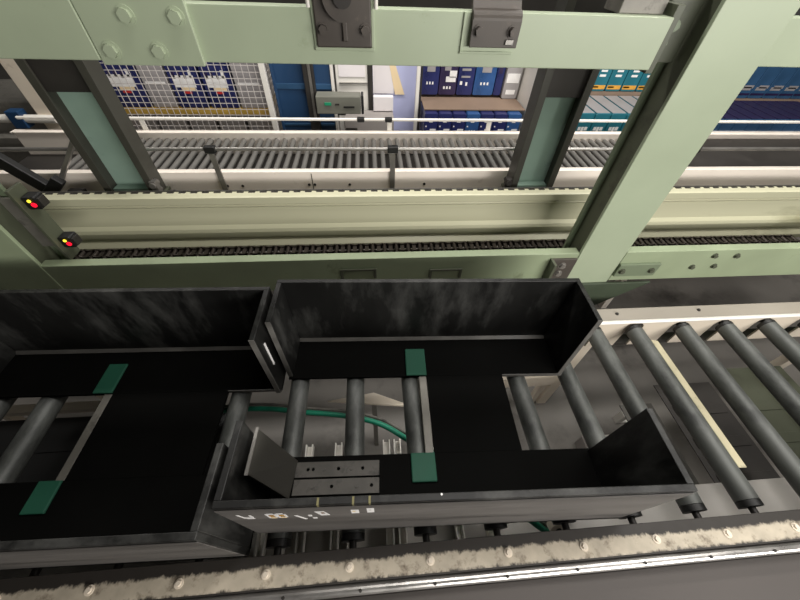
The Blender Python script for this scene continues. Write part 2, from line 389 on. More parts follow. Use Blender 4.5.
mark(fx(319), .232, .017, .055, 'label', -.004); mark(fx(320), .238, .007, .022, 'card')
mark(fx(353), .240, .015, .045); mark(fx(352), .243, .006, .016, 'peach'); mark(fx(369), .247, .014, .055); mark(fx(369), .252, .006, .018, 'card')
MB().cyl((fx(440), -.272, .2995), (fx(440), -.272, .3015), .002, 10).build('speck', 'label', T2, local=True)
for px in (319, 353, 369):
    MB().box(fx(px)-.002, fx(px)+.002, -.2822, -.270, .2996, .3006).build('paint_drip', 'drip', T2, local=True)
    MB().box(fx(px)-.0015, fx(px)+.0015, -.2828, -.2819, .262, .3).build('paint_drip', 'drip', T2, local=True)
# white sliver painted in for the glint in the gap between the trays
MB().box(.4545, .4575, .148, .154, .13, .235).build('white_glint', 'label', T1, local=True)

# ------------------------------------------------------------------ below the rollers
cr = [(-.75, .50), (-.585, .509), (-.46, .512), (-.36, .505), (-.272, .49), (-.118, .467), (0, .432), (.09, .374), (.2, .3), (.32, .21), (.443, .111), (.5, .06)]
def smooth_path(pts, z, n=6):
    out = []
    P = [Vector((p[0], p[1], z)) for p in pts]
    for i in range(len(P)-1):
        a = P[max(i-1, 0)]; b = P[i]; c = P[i+1]; d = P[min(i+2, len(P)-1)]
        for k in range(n):
            t = k/n
            out.append(.5*((2*b)+(c-a)*t+(2*a-5*b+4*c-d)*t*t+(3*b-a-3*c+d)*t**3))
    out.append(P[-1]); return out
t = thing('curved_belt', 'curved green belt under the rollers, seen through the right tray\'s left opening', 'belt', (-.1, .45, -.14))
MB().tube(smooth_path(cr, -.12), .009, 10).build('belt', 'hose', t)
MB().tube([p+Vector((.004, .018, -.006)) for p in smooth_path(cr, -.12)], .005, 8).build('belt_guide', 'zinc', t)
t = thing('lit_floor_wedge', 'cream wedge standing in for a lit piece of floor, low under the rollers, behind the green belt', 'plate', (-.05, .55, FLOOR))
MB().extr([(-.20, .575), (-.02, .60), (.13, .535), (.02, .548)], 'z', -.24, -.228).build('wedge', 'cream', t, .001)  # cream wedge added in place of a lit patch of floor
MB().box(-.03, -.01, .565, .585, FLOOR, -.24).build('stem', 'zinc', t, .001)
t = thing('support_bar', 'cream support bar on legs low behind the right tray\'s right opening', 'bar', (.58, .74, FLOOR))
MB().box(.3, .86, .72, .78, -.50, -.41).build('bar', 'cream', t, .002)
for xx in (.32, .84): MB().box(xx-.015, xx+.015, .735, .765, FLOOR, -.50).build('leg', 'cream', t, .002)
cb0 = None
for i in range(14):
    x = -.352+.052*i; w = .024
    if cb0 is None:
        cb0 = MB().extr([(x-w/2, -.21), (x+w/2, -.21), (x+w/2, -.18), (x+w/2-.004, -.18), (x+w/2-.004, -.205), (x-w/2+.004, -.205), (x-w/2+.004, -.18), (x-w/2, -.18)], 'y', .06, .40).build('cross_bar', 'white')
        tag(cb0, 'narrow pale channel bar running front to back, low under the right tray\'s front', 'cross bar', 'cross bars under the front conveyor'); cbl = cb0.location.copy()
    elif i not in (3, 6, 9, 10, 12):
        c = cb0.copy(); COL.objects.link(c); c.location = cbl+Vector((.052*i+random.uniform(-.008, .008), 0, 0))
t = thing('end_knob', 'small pinkish white knob beside the green belt end, under the right tray\'s front', 'knob', (.485, .115, -.12))
MB().cyl((.485, .118, -.11), (.485, .098, -.10), .024, 20).build('knob', 'cream', t, .004)
MB().cyl((.485, .098, -.10), (.485, .094, -.098), .008, 12).build('bore', 'black', t)
MB().box(.478, .492, .112, .128, -.21, -.12).build('stem', 'dark', t)
t = thing('bearer', 'long zinc bearer with its bar paled as lit floor, on legs under the front ends of the rollers', 'bearer', (.4, .11, FLOOR))
MB().box(-1.5, 2.3, .09, .20, -.26, -.215).build('bar', 'lit_grey', t, .002)  # bar widened and paled to stand in for the lit floor
for xx in (-1.3, .7, 2.1): MB().box(xx-.02, xx+.02, .092, .128, FLOOR, -.26).build('leg', 'zinc', t, .002)
for lab, x0, x1, ya, yb, m in (('dark brown tray panel low under the gap right of the taped roller', 1.20, 1.46, .12, .60, 'dark'), ('grey green tray panel low under the third roller right of the taped roller', 1.52, 1.86, .12, .66, 'green_shop'), ('dull zinc panel low under the gap left of the taped roller', 1.0, 1.14, .1, .52, 'dark_zinc')):
    t = thing('under_panel', lab, 'panel', ((x0+x1)/2, (ya+yb)/2, FLOOR), 'panels under the front conveyor')
    MB().box(x0, x1, ya, yb, -.305, -.30).build('sheet', m, t, .001)
    for k in range(3):
        yk = ya+.08+k*.13; MB().box(x0+.02, x1-.02, yk, yk+.04, -.30, -.296).build('rib', m, t, .001)
    for xx in (x0+.02, x1-.02): MB().box(xx-.012, xx+.012, ya+.02, ya+.05, FLOOR, -.305).build('leg', 'dark', t)
t = thing('under_panel', 'dark panel low under the left tray\'s opening', 'panel', (-1.0, .36, FLOOR), 'panels under the front conveyor')
MB().box(-1.5, -.60, .215, .60, -.305, -.30).build('sheet', 'black', t, .001)  # black sheet added in place of the shade below the left tray
for k in range(3): MB().box(-1.48, -.62, .25+.11*k, .29+.11*k, -.30, -.296).build('rib', 'black', t, .001)
for xx in (-1.48, -.62): MB().box(xx-.012, xx+.012, .3, .33, FLOOR, -.305).build('leg', 'dark', t)
t = thing('cream_bar', 'cream bar low behind the left tray\'s opening', 'bar', (-1.0, .64, FLOOR))
MB().box(-1.5, -.95, .615, .65, -.30, -.272).build('bar', 'cream', t, .002)
for xx in (-1.45, -1.0): MB().box(xx-.012, xx+.012, .62, .645, FLOOR, -.30).build('leg', 'cream', t)
# small clutter on the floor under the right-hand rollers
t = thing('floor_bracket', 'small white angle bracket on the floor between rollers right of the tray', 'bracket', (1.36, .62, FLOOR))
MB().box(1.27, 1.45, .60, .635, FLOOR, FLOOR+.012).build('foot', 'white', t, .001)
MB().box(1.27, 1.30, .60, .635, FLOOR+.012, FLOOR+.09).build('upright', 'white', t, .001)
t = thing('junction_box', 'pale junction box low behind the right tray\'s black corner', 'box', (1.075, .47, FLOOR))
MB().box(1.0, 1.15, .42, .52, FLOOR, FLOOR+.09).build('box_body', 'pale_white_box', t, .006)
MB().box(1.005, 1.145, .425, .515, FLOOR+.09, FLOOR+.10).build('lid', 'white', t, .003)

# ------------------------------------------------------------------ green portal frame
YF = .90
def channel_x(b, x0, x1, y, z0, z1, d=.04, w=.006):
    """C channel along x, web towards the viewer"""
    b.extr([(y, z0), (y, z1), (y+d, z1), (y+d, z1-w), (y+w, z1-w), (y+w, z0+w), (y+d, z0+w), (y+d, z0)], 'x', x0, x1); return b
ub = thing('upper_beam', 'long pale green beam across the top with two dark brackets', 'beam', (-.4, .92, .784))
channel_x(MB(), -1.7, .675, YF, .786, .884, .035).build('channel', 'green', ub, .002)
MB().box(.672, .69, YF+.004, .96, .778, .905).build('end_plate', 'green_shop', ub, .001)
MB().box(.69, .768, .955, .965, .79, .93).build('cleat', 'green_shop', ub, .001)
for xb, zb in ((.725, .862), (.715, .83)):
    bolt(ub, xb, .955, zb, .009, 'y', 'splice')
MB().box(.56, .665, .93, 1.0, .884, .915).build('top_block', 'zinc', ub, .002)
g = thing('gusset_plate', 'green gusset plate with four bolts on the upper beam, top left', 'plate', (-.455, .89, .78))
MB().extr([(-.56, .781), (-.353, .781), (-.353, 1.0), (-.56, 1.0)], 'y', .889, .8999).build('plate', 'green', g, .0015)
for xb, zb in ((-.471, .865), (-.377, .864), (-.53, .807), (-.435, .807)): bolt(g, xb, .889, zb, .0125, 'y', 'green', h=.008)
tag(MB().box(-1.7, -.562, .888, .8999, .789, 1.0).build('cover_plate', 'green', bevel=.002), 'plain green cover plate left of the bolted gusset, top left corner', 'plate')
tag(channel_x(MB(), .957, 2.4, .95, .786, .884, .035).build('upper_beam', 'green', bevel=.002), 'short green beam right of the big post, top right', 'beam')

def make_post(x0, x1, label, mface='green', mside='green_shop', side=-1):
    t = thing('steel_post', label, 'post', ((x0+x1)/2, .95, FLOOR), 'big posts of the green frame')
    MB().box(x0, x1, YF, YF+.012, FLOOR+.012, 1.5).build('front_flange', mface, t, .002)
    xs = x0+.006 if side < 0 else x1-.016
    MB().box(xs, xs+.010, YF+.012, .985, FLOOR+.012, 1.5).build('side_web', mside, t, .001)  # side painted darker than the front, its shade put into the colour
    MB().box(x0-.012 if side < 0 else x0, x1 if side < 0 else x1+.012, .985, .997, FLOOR+.012, 1.5).build('rear_flange', 'splice', t, .002)  # lit strip of the rear flange put in as a lighter tone
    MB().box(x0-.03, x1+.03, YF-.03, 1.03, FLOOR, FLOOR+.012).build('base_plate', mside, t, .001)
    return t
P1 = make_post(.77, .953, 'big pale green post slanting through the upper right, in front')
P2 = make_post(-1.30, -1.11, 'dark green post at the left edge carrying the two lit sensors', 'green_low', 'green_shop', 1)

lb = thing('lower_beam', 'green lower beam just behind the black trays, below the chain', 'beam', (.3, .92, .05))
b = MB(); channel_x(b, -1.7, .769, YF+.002, .055, .205, .035); b.build('channel', 'green_low', lb, .002)
b = MB(); channel_x(b, .957, 2.4, YF+.002, .055, .205, .035); b.build('channel', 'green_low', lb, .002)
for x0, x1, z0, z1 in ((.205, .33, .10, .147), (-.126, .006, .112, .158)):
    fr = MB(); y = YF+.002
    fr.box(x0, x1, y-.006, y, z1-.008, z1); fr.box(x0, x0+.010, y-.006, y, z0, z1-.008); fr.box(x1-.010, x1, y-.006, y, z0, z1-.008)
    fr.build('slot_frame', 'green_shop', lb, .001)
for xb, zb in ((1.334, .177), (1.43, .174), (1.279, .12), (1.373, .122)): bolt(lb, xb, YF+.002, zb, .009, 'y', 'green_shop')
t = thing('splice_plate', 'small green splice plate with two bolts at the foot of the big right post', 'plate', (1.04, .895, .08))
MB().box(.956, 1.125, .890, .9015, .088, .150).build('plate', 'splice', t, .0015)
for xb, zb in ((.975, .118), (1.098, .118)): bolt(t, xb, .890, zb, .010, 'y', 'green_shop')
tag(MB().extr([(.72, .05), (1.14, .05), (1.12, .085), (.96, -.07), (.74, -.07)][:2]+[(.96, -.09), (.72, -.09)], 'y', .888, .8995).build('brace_plate', 'brace_shade', bevel=.002), 'dark green brace plate below the lower beam at the big post\'s foot', 'plate')
t = thing('angle_bracket', 'small steel angle bracket left of the big post\'s foot on the lower beam', 'bracket', (.70, .89, .10))
MB().box(.662, .672, .86, .902, .085, .185).build('leg_plate', 'green_shop', t, .001); MB().box(.672, .765, .892, .902, .085, .185).build('back_plate', 'bracket', t, .001)
for zb in (.155, .115): bolt(t, .715, .892, zb, .011, 'y', 'steel')

# brackets bolted to the upper beam
b1 = thing('bearing_bracket', 'dark bracket with round bearing, left of the two on the upper beam', 'bracket', (-.045, .885, .815))
y = YF
fr = MB(); fr.box(-.112, .016, y-.006, y, .813, .819); fr.box(-.112, -.106, y-.006, y, .819, 1.0); fr.box(.010, .016, y-.006, y, .819, 1.0); fr.build('frame_strip', 'green', b1, .001)
MB().box(-.106, .010, y-.014, y, .820, 1.02).build('plate', 'bracket', b1, .003)
bb = MB(); bb.cyl((-.045, y-.014, .905), (-.045, y-.034, .905), .040, 32); bb.build('bearing_housing', 'bracket', b1, .003)
MB().cyl((-.045, y-.034, .905), (-.045, y-.045, .905), .018, 24).build('shaft_end', 'dark', b1, .002)
MB().box(-.050, -.040, y-.022, y-.014, .832, .866).build('rib', 'bracket', b1, .002)
for xb in (-.090, -.003): bolt(b1, xb, y-.014, .851, .009, 'y', 'bracket', h=.009)
for xb in (-.115, .020): MB().tube([(xb, y-.012, .885), (xb*1.0, y-.016, .93), (xb, y-.01, 1.0)], .004, 8).build('cable', 'white', b1)
b2 = thing('bent_bracket', 'dark bent sheet bracket, right of the two on the upper beam', 'bracket', (.275, .885, .815))
fr = MB(); fr.box(.205, .325, y-.005, y, .812, .817); fr.box(.205, .210, y-.005, y, .817, .884); fr.build('frame_strip', 'green', b2, .001)
pr = [(y-.016, .826), (y-.016, .872)]
for i in range(7):
    a = math.radians(15*i); pr.append((y-.016+.018-.018*math.cos(a), .872+.018*math.sin(a)))
pr2 = [(y+.012, .902), (y+.012, 1.02), (y+.018, 1.02), (y+.018, .888), (y+.004, .884), (y-.010, .868), (y-.010, .826)]
MB().extr(pr+pr2, 'x', .222, .328).build('plate', 'bracket', b2, .0015)
for xb in (.238, .312): bolt(b2, xb, y-.016, .855, .009, 'y', 'bracket', h=.010)
MB().box(.30, .318, y-.020, y-.016, .832, .842).build('weld_mark', 'steel', b2, .001)

# rear dark posts: channel open to the front with a pale teal web
def rear_post(x0, x1, label):
    t = thing('channel_post', label, 'post', ((x0+x1)/2, 1.34, .17), 'rear channel posts')
    ya, yb = 1.285, 1.36; w = .012; z0, z1 = .23, 1.3
    lp = .027
    MB().extr([(x0, yb), (x0, ya), (x0+lp, ya), (x0+lp, ya+.008), (x0+w, ya+.008), (x0+w, yb)], 'z', z0, z1).build('left_flange', 'post_dark', t, .001)
    MB().extr([(x1, yb), (x1, ya), (x1-lp, ya), (x1-lp, ya+.008), (x1-w, ya+.008), (x1-w, yb)], 'z', z0, z1).build('right_flange', 'post_dark', t, .001)
    MB().box(x0+w, x1-w, yb-.012, yb, z0, .602).build('web', 'teal_paint', t, .001)
    MB().box(x0+w, x1-w, ya+.018, yb, .602, z1).build('shade_block', 'dark', t, .001)  # dark block added in place of the shade below the upper beam
    MB().box(x0+w, x1-w, ya+.03, yb-.012, z0, z0+.02).build('foot_block', 'teal_paint', t, .001)
    MB().box(x0-.01, x1+.01, ya-.01, yb+.01, z0-.012, z0).build('base_plate', 'green_shop', t, .001)
    MB().box(x0-.005, x1+.03, ya+.0, yb, .17, z0-.012).build('foot', 'dark', t, .001)
    return t
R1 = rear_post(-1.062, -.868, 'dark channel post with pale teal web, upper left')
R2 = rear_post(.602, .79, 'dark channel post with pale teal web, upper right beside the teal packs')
for tt, xx in ((R1, -.862), (R2, .582)):
    bb = MB(); bb.box(xx-.012, xx+.012, 1.275, 1.30, .235, .30); bb.cyl((xx, 1.268, .285), (xx, 1.31, .285), .012, 8); bb.cyl((xx, 1.268, .255), (xx, 1.31, .255), .010, 8)
    bb.build('clamp', 'steel' if tt is R1 else 'dark', tt, .001)

# ------------------------------------------------------------------ pale guard beam and chain
t = thing('chain_guard', 'long pale guard beam with ribs across the photo middle', 'guard', (.3, 1.22, .04))
pr = [(1.190, .040), (1.178, .046), (1.178, .066), (1.196, .080), (1.206, .086), (1.206, .094), (1.194, .104), (1.190, .128), (1.194, .142), (1.206, .156), (1.210, .236), (1.200, .246), (1.204, .252), (1.196, .258), (1.194, .288), (1.200, .291), (1.242, .291), (1.242, .286), (1.216, .284), (1.216, .040)]
pr = [(y_, z_-.012) for y_, z_ in pr]
MB().extr(pr, 'x', -1.7, 2.6).build('ribbed_panel', 'ledge', t, .001)
sl = 0
for i in range(78):
    x0 = -1.28+i*.044
    MB().box(x0, x0+.026, 1.226, 1.234, .279, .2805).build('slot_strip', 'dark', t)
MB().box(-1.7, 2.6, 1.236, 1.242, .2795, .283).build('back_lip', 'dark_zinc', t, .001)
MB().box(-1.7, 2.6, 1.275, 1.37, .13, .148).build('back_ledge', 'dark', t)
for xx in (-1.4, .1): MB().box(xx-.02, xx+.02, 1.22, 1.26, FLOOR, .20).build('leg', 'dark', t)

t = thing('chain_track', 'dark steel track under the drive chain', 'track', (.3, 1.09, .03))
MB().box(-1.7, 2.6, 1.0, 1.175, .010, .016).build('track_plate', 'dark', t)
MB().box(-1.7, 2.6, 1.045, 1.053, .016, .072).build('track_rib', 'dark', t)
ch = thing('drive_chain', 'oily steel drive chain running below the pale guard beam', 'chain', (.3, 1.11, .06))
lk = None
for i in range(64):
    x0 = -1.25+i*.0508
    if lk is None:
        b = MB()
        for k, yy in enumerate((1.088, 1.128)):
            b.extr([(x0-.022, .068), (x0-.018, .061), (x0+.018, .061), (x0+.022, .068), (x0+.022, .082), (x0+.018, .089), (x0+.006, .084), (x0-.006, .084), (x0-.018, .089), (x0-.022, .082)], 'y', yy, yy+.006)
        b.box(x0-.008, x0+.008, 1.09, 1.132, .070, .080)
        lk = b.build('chain_link', 'chain', ch)
        b = MB(); b.cyl((x0+.0254, 1.078, .075), (x0+.0254, 1.14, .075), .009, 14); pin = b.build('chain_roller', 'chain', lk)
        lk0 = lk
    else:
        c = lk0.copy(); COL.objects.link(c); c.parent = ch; c.location = (i*.0508, 0, 0)
        d = pin.copy(); COL.objects.link(d); d.parent = c

# ------------------------------------------------------------------ rear roller conveyor
t = thing('rear_conveyor_frame', 'warm white side frame of the rear conveyor with small holes', 'conveyor frame', (.3, 1.41, .19))
MB().box(-1.7, 2.8, 1.40, 1.408, .172, .268).build('web', 'frame_white', t, .001)
MB().box(-1.7, 2.8, 1.40, 1.43, .268, .274).build('top_flange', 'frame_white', t, .001)
for xh, zh in ((-.635, .211), (-.57, .210), (-.28, .214), (-.255, .214), (-.10, .213), (.24, .213)):
    MB().cyl((xh, 1.4, zh), (xh, 1.398, zh), .006, 12).build('plug', 'dark', t)
MB().box(-.265, -.262, 1.3985, 1.40, .174, .266).build('seam', 'dark', t)
MB().box(-1.7, 2.8, 1.78, 1.79, .176, .286).build('rear_web', 'frame_white', t, .001)
MB().box(-1.7, 2.8, 1.765, 1.80, .284, .290).build('rear_flange', 'frame_white', t, .001)
MB().box(-1.7, 2.8, 1.41, 1.78, .172, .177).build('belly_plate', 'dark', t)
for xx in (-1.2, .2, 1.6):
    for yy in (1.42, 1.75): MB().box(xx-.02, xx+.02, yy-.02, yy+.02, FLOOR, .172).build('leg', 'frame_white', t, .002)
r0 = None
for i in range(67):
    x = -1.32+.0405*i
    if r0 is None:
        r0 = MB().cyl((x, 1.432, .252), (x, 1.764, .252), .0112, 14).build('narrow_roller', 'roller_small')
        tag(r0, 'narrow grey roller of the rear conveyor beyond the pale guard beam', 'roller', 'narrow rollers of the rear conveyor')
        base = r0.location.copy()
    else:
        c = r0.copy(); COL.objects.link(c); c.location = base+Vector((.0405*i, 0, 0))
tag(MB().box(1.40, 2.8, 1.435, 1.762, .248, .266).build('conveyor_belt', 'dark', bevel=.003), 'dark flat belt of the rear conveyor, right of the big post', 'belt')

t = thing('guard_rail', 'grey guide rail over the front of the rear conveyor rollers', 'rail', (.2, 1.40, .185))
MB().cyl((-1.65, 1.395, .375), (2.7, 1.395, .375), .0075, 12).build('pipe', 'steel', t)
for xx in (-.645, .092, 1.45):
    MB().box(xx-.011, xx+.011, 1.386, 1.394, .175, .36).build('bracket', 'steel', t, .001)
    MB().box(xx-.022, xx+.022, 1.382, 1.406, .362, .388).build('clamp', 'black', t, .003)
t = thing('guard_rail', 'white guide rail behind the rear conveyor rollers', 'rail', (.2, 1.80, .19))
MB().cyl((-1.65, 1.80, .342), (2.7, 1.80, .342), .007, 12).build('pipe', 'white', t)
for xx in (-1.10, .10, .62):
    MB().box(xx-.012, xx+.012, 1.797, 1.803, .290, .342).build('bracket', 'white', t, .001)
for xx in (-.045, .095):
    MB().box(xx-.018, xx+.018, 1.785, 1.812, .333, .352).build('clamp', 'black', t, .003)

# ------------------------------------------------------------------ sensors and linkage at the left
t = thing('sensor_bracket', 'slim dark bracket strip between the two lit sensors', 'bracket', (-1.06, 1.0, .2))
MB().box(-1.045, -1.035, .935, .99, .20, .46).build('strip', 'green_shop', t, .001)
MB().box(-1.1155, -1.036, .965, .975, .24, .42).build('mount', 'zinc', t, .001)
for nm, z in (('upper lit sensor with red and yellow lamps on the left post', .412), ('lower lit sensor with red and yellow lamps on the left post', .265)):
    s = thing('photo_sensor', nm, 'sensor', (-1.01, .955, z-.025), 'lit sensors on the left post')
    MB().rounded(-1.034, -.996, .95, .985, z-.02, z+.020, .005).build('housing', 'black', s, .001)
    MB().cyl((-1.010, .95, z-.004), (-1.010, .947, z-.004), .007, 16).build('red_lamp', 'led_red', s)
    MB().cyl((-1.015, .95, z+.009), (-1.015, .947, z+.009), .0045, 14).build('yellow_lamp', 'led_yellow', s)
    MB().box(-1.0005, -.989, .953, .98, z-.014, z+.014).build('lens_hood', 'dark', s, .001)
t = thing('linkage_arm', 'black linkage arm with a slanting grey rod beside the left post', 'linkage', (-1.3, 1.37, .2))
MB().bar((-1.306, 1.35, .215), (-1.10, 1.35, .43), .020, .014).build('rod', 'steel', t, .002)
MB().bar((-1.42, 1.34, .38), (-1.30, 1.34, .22), .03, .05).build('arm', 'black', t, .004)
MB().bar((-1.32, 1.33, .22), (-1.24, 1.33, .285), .03, .04).build('claw', 'black', t, .004)
MB().box(-1.26, -1.20, 1.32, 1.37, .19, .225).build('pivot_block', 'black', t, .003)
t = thing('machine_frame', 'pale slanting machine frame with a pipe in the top left corner', 'machine frame', (-1.9, 2.3, FLOOR))
MB().box(-1.895, -1.795, 2.2, 2.26, FLOOR, 1.3).build('upright', 'cream', t, .003)
MB().cyl((-2.6, 2.19, .198), (-1.80, 2.19, .192), .022, 14).build('pipe', 'white', t)
MB().box(-2.03, -1.96, 2.16, 2.22, .15, .24).build('pipe_clamp', 'blue_panel', t, .004)
MB().box(-2.8, -1.72, 2.12, 2.2, .08, .115).build('lower_rail', 'zinc', t, .003)
MB().box(-2.9, -1.95, 2.3, 2.7, FLOOR, .25).build('machine_body', 'zinc', t, .01)

# ------------------------------------------------------------------ background goods
# wire cage with packs
t = thing('wire_cage', 'white wire mesh cage holding packs, upper left', 'cage', (-1.05, 2.55, FLOOR))
b = MB(); x0, x1, yy = -1.62, -.62, 2.34
n = 27
for i in range(n+1):
    x = x0+(x1-x0)*i/n; b.box(x-.0016, x+.0016, yy-.0016, yy+.0016, -.5, .60)
for i in range(34):
    z = -.5+i*.0333; b.box(x0, x1, yy+.0016, yy+.0048, z-.0016, z+.0016)
b.build('mesh_panel', 'wire', t)
b = MB(); yy2 = 2.34
for i in range(19):
    y = yy2+.5*i/18; b.box(x1-.012, x1-.008, y-.0022, y+.0022, -.5, .60)
for i in range(34):
    z = -.5+i*.0333; b.box(x1-.008, x1-.004, yy2, yy2+.5, z-.0022, z+.0022)
b.build('side_mesh', 'wire', t)
for xx, yq in ((x0, 2.34), (x1+.006, 2.34), (x0, 2.85), (x1+.006, 2.85)):
    MB().box(xx-.016, xx+.016, yq-.016, yq+.016, FLOOR, .62).build('cage_post', 'white', t, .003)
MB().box(x0+.016, x1-.01, 2.36, 2.83, -.515, -.5).build('cage_floor', 'zinc', t)
MB().box(x0+.016, x1-.0, 2.334, 2.346, .60, .62).build('top_bar', 'white', t, .002)
def pack(name, x0, x1, y0, y1, z0, z1, m, label, cat='pack', group=None, marks=()):
    p = thing(name, label, cat, ((x0+x1)/2, (y0+y1)/2, z0), group)
    MB().rounded(x0, x1, y0, y1, z0, z1, min(.012, (x1-x0)*.2, (z1-z0)*.2)).build('wrap', m, p, .003)
    for (u0, u1, v0, v1, mm) in marks:
        MB().box(x0+(x1-x0)*u0, x0+(x1-x0)*u1, y0-.0015, y0, z0+(z1-z0)*v0, z0+(z1-z0)*v1).build('print', mm, p)
    return p
cm = ((.12, .82, .40, .62, 'label'), (.16, .24, .56, .68, 'violet'), (.34, .42, .58, .70, 'violet'), (.52, .60, .56, .68, 'violet'), (.70, .78, .58, .72, 'label'), (.3, .75, .34, .40, 'peach'), (.35, .6, .28, .33, 'red'))
# lower pale cartons, yellow shelf board and navy packs, bottom to top
for i, xx in enumerate((-1.585, -1.395, -1.205, -1.015, -.825)):
    pack('pale_carton', xx, xx+.165, 2.46, 2.8, -.5, .135, 'pale_white_box', ('leftmost', 'second from left', 'middle', 'second from right', 'rightmost')[i]+' pale carton on the cage floor, behind the mesh', 'carton', 'pale cartons in the cage', marks=((.1, .9, .93, .97, 'dark'), (.12, .4, .82, .88, 'grey_film')))
tag(MB().box(-1.595, -.66, 2.43, 2.82, .137, .168).build('shelf_board', 'yellow', bevel=.002), 'yellowish board between cartons and navy packs in the cage', 'board')
for i, (xa, xb, m) in enumerate(((-1.585, -1.39, 'navy'), (-1.375, -1.23, 'grey_film'), (-1.215, -1.035, 'navy'), (-1.02, -.845, 'navy'), (-.83, -.665, 'grey_film'))):
    lb2 = ('leftmost navy pack with printed front, behind the cage mesh', 'grey wrapped pack between navy packs in the cage', 'middle navy pack with printed front in the cage', 'rightmost navy pack with printed front in the cage', 'grey wrapped pack at the right end of the cage')[i]
    pack('soap_pack', xa, xb, 2.45, 2.8, .170, .46, m, lb2, 'pack', 'packs on top in the cage', cm if m == 'navy' else ((.1, .9, .45, .5, 'label'),))
# blue panel, white machine, control box
t = thing('blue_screen', 'deep blue panel screen right of the wire cage', 'screen', (-.40, 2.41, FLOOR))
MB().box(-.583, -.222, 2.40, 2.43, FLOOR+.05, .60).build('panel', 'blue_panel', t, .004)
MB().box(-.583, -.222, 2.392, 2.40, .30, .33).build('band', 'blue_teal', t, .002)
MB().box(-.583, -.222, 2.392, 2.40, .085, .10).build('band', 'blue_teal', t, .002)
for xx in (-.575, -.222): MB().box(xx-.008, xx+.008, 2.385, 2.44, FLOOR, .60).build('edge_post', 'white' if xx > -.5 else 'blue_panel', t, .002)
t = thing('control_post', 'dark post with a grey control box in front of the blue screen', 'control box', (-.34, 2.33, FLOOR))
MB().box(-.385, -.322, 2.33, 2.37, FLOOR, .60).build('post', 'dark', t, .004)
MB().box(-.355, -.338, 2.325, 2.33, .14, .6).build('post_rib', 'steel', t, .002)
cb = MB().box(-.318, -.052, 2.235, 2.33, .213, .310).build('box_body', 'box_grey', t, .005)
MB().box(-.049, -.034, 2.24, 2.325, .212, .312).build('end_cap', 'black', t, .003)
MB().box(-.268, -.228, 2.231, 2.235, .262, .278).build('display', 'screen', cb, .001)
MB().box(-.155, -.09, 2.232, 2.235, .250, .258).build('slot', 'black', cb)
MB().box(-.205, -.18, 2.232, 2.235, .264, .272).build('key', 'dark', cb)
MB().box(-.20, -.15, 2.28, 2.32, .19, .213).build('bracket', 'dark', t, .002)
t = thing('white_machine', 'white machine cabinet right of the grey control box', 'cabinet', (-.1, 2.75, FLOOR))
MB().box(-.222, -.005, 2.66, 2.95, FLOOR, .60).build('cabinet_body', 'white', t, .006)
MB().box(-.20, -.02, 2.655, 2.66, .30, .57).build('door_panel', 'paper', t, .002)
MB().box(-.20, -.005, 2.645, 2.66, .262, .268).build('handle_bar', 'steel', t, .001)
MB().box(-.001, .026, 2.645, 2.68, FLOOR, .60).build('dark_post', 'dark', t, .002)
MB().box(-.18, .17, 2.50, 2.64, FLOOR, .10).build('base_cabinet', 'pale_white_box', t, .006)
MB().box(-.17, -.09, 2.494, 2.50, .015, .03).build('slot', 'dark', t)
MB().box(.03, .17, 2.60, 2.645, .105, .20).build('side_unit', 'paper', t, .005)
t = thing('notice_board', 'lavender board with paper sheet and peach stripe, above the rear conveyor', 'board', (.2, 2.75, FLOOR))
MB().box(.03, .345, 2.74, 2.76, FLOOR, .60).build('board', 'lav', t, .002)
MB().box(.032, .18, 2.732, 2.74, .18, .58).build('sheet', 'paper', t)
MB().extr([(.135, .41), (.17, .41), (.26, .175), (.19, .175)], 'y', 2.730, 2.732).build('stripe', 'peach', t)
t = thing('white_upright', 'slim white upright between the lavender board and the navy packs', 'post', (.345, 2.62, FLOOR))
MB().box(.326, .350, 2.60, 2.63, FLOOR, .60).build('post', 'white', t, .002)
MB().box(.357, .366, 2.60, 2.63, FLOOR, .60).build('dark_edge', 'dark', t, .001)
# navy pack stack: upper row, card layer, lower row
up = [(.372, .498, 'navy'), (.502, .628, 'violet'), (.634, .75, 'navy'), (.756, .905, 'blue_film'), (.91, .965, 'navy')]
names = ('leftmost', 'second from left', 'middle', 'fourth from left, lighter blue', 'narrow rightmost')
for i, (xa, xb, m) in enumerate(up):
    mk = ((.3, .75, .52, 1.0, 'grey_film'), (.30, .38, .24, .30, 'label'), (.46, .54, .24, .30, 'label'), (.62, .70, .24, .30, 'label'))
    if i == 1: mk = ((.25, .6, .55, 1.0, 'grey_film'), (.36, .92, .30, .42, 'label'), (.55, .95, .40, .55, 'label'), (.25, .35, .14, .20, 'label'), (.42, .52, .14, .20, 'label'), (.60, .68, .14, .20, 'label'))
    if i == 2: mk = ((.2, .75, .4, .44, 'grey_film'), (.2, .75, .55, .6, 'grey_film'), (.15, .3, .24, .32, 'label'), (.5, .62, .22, .30, 'label'))
    if i == 4: mk = ((.2, .7, .5, .9, 'violet'),)
    pack('film_pack', xa, xb, 2.70, 2.95, .185, .46, m, names[i]+' pack in the upper row of the navy stack, top centre', 'pack', 'upper packs of the navy stack', mk)
pack('grey_pack', .972, 1.085, 2.68, 2.95, .17, .46, 'grey_film', 'silver grey pack at the right end of the upper navy row', 'pack', None, ((.1, .9, .35, .55, 'label'), (.2, .8, .1, .2, 'label')))
tag(MB().box(.375, 1.09, 2.47, 2.97, .160, .168).build('layer_card', 'card', bevel=.001), 'brown card layer between the two rows of navy packs', 'card')
cols = ['navy', 'navy', 'navy', 'blue_film', 'navy', 'navy', 'blue_film']
nth = ('leftmost', 'second from left', 'third from left', 'fourth from left', 'fifth from left', 'sixth from left', 'rightmost')
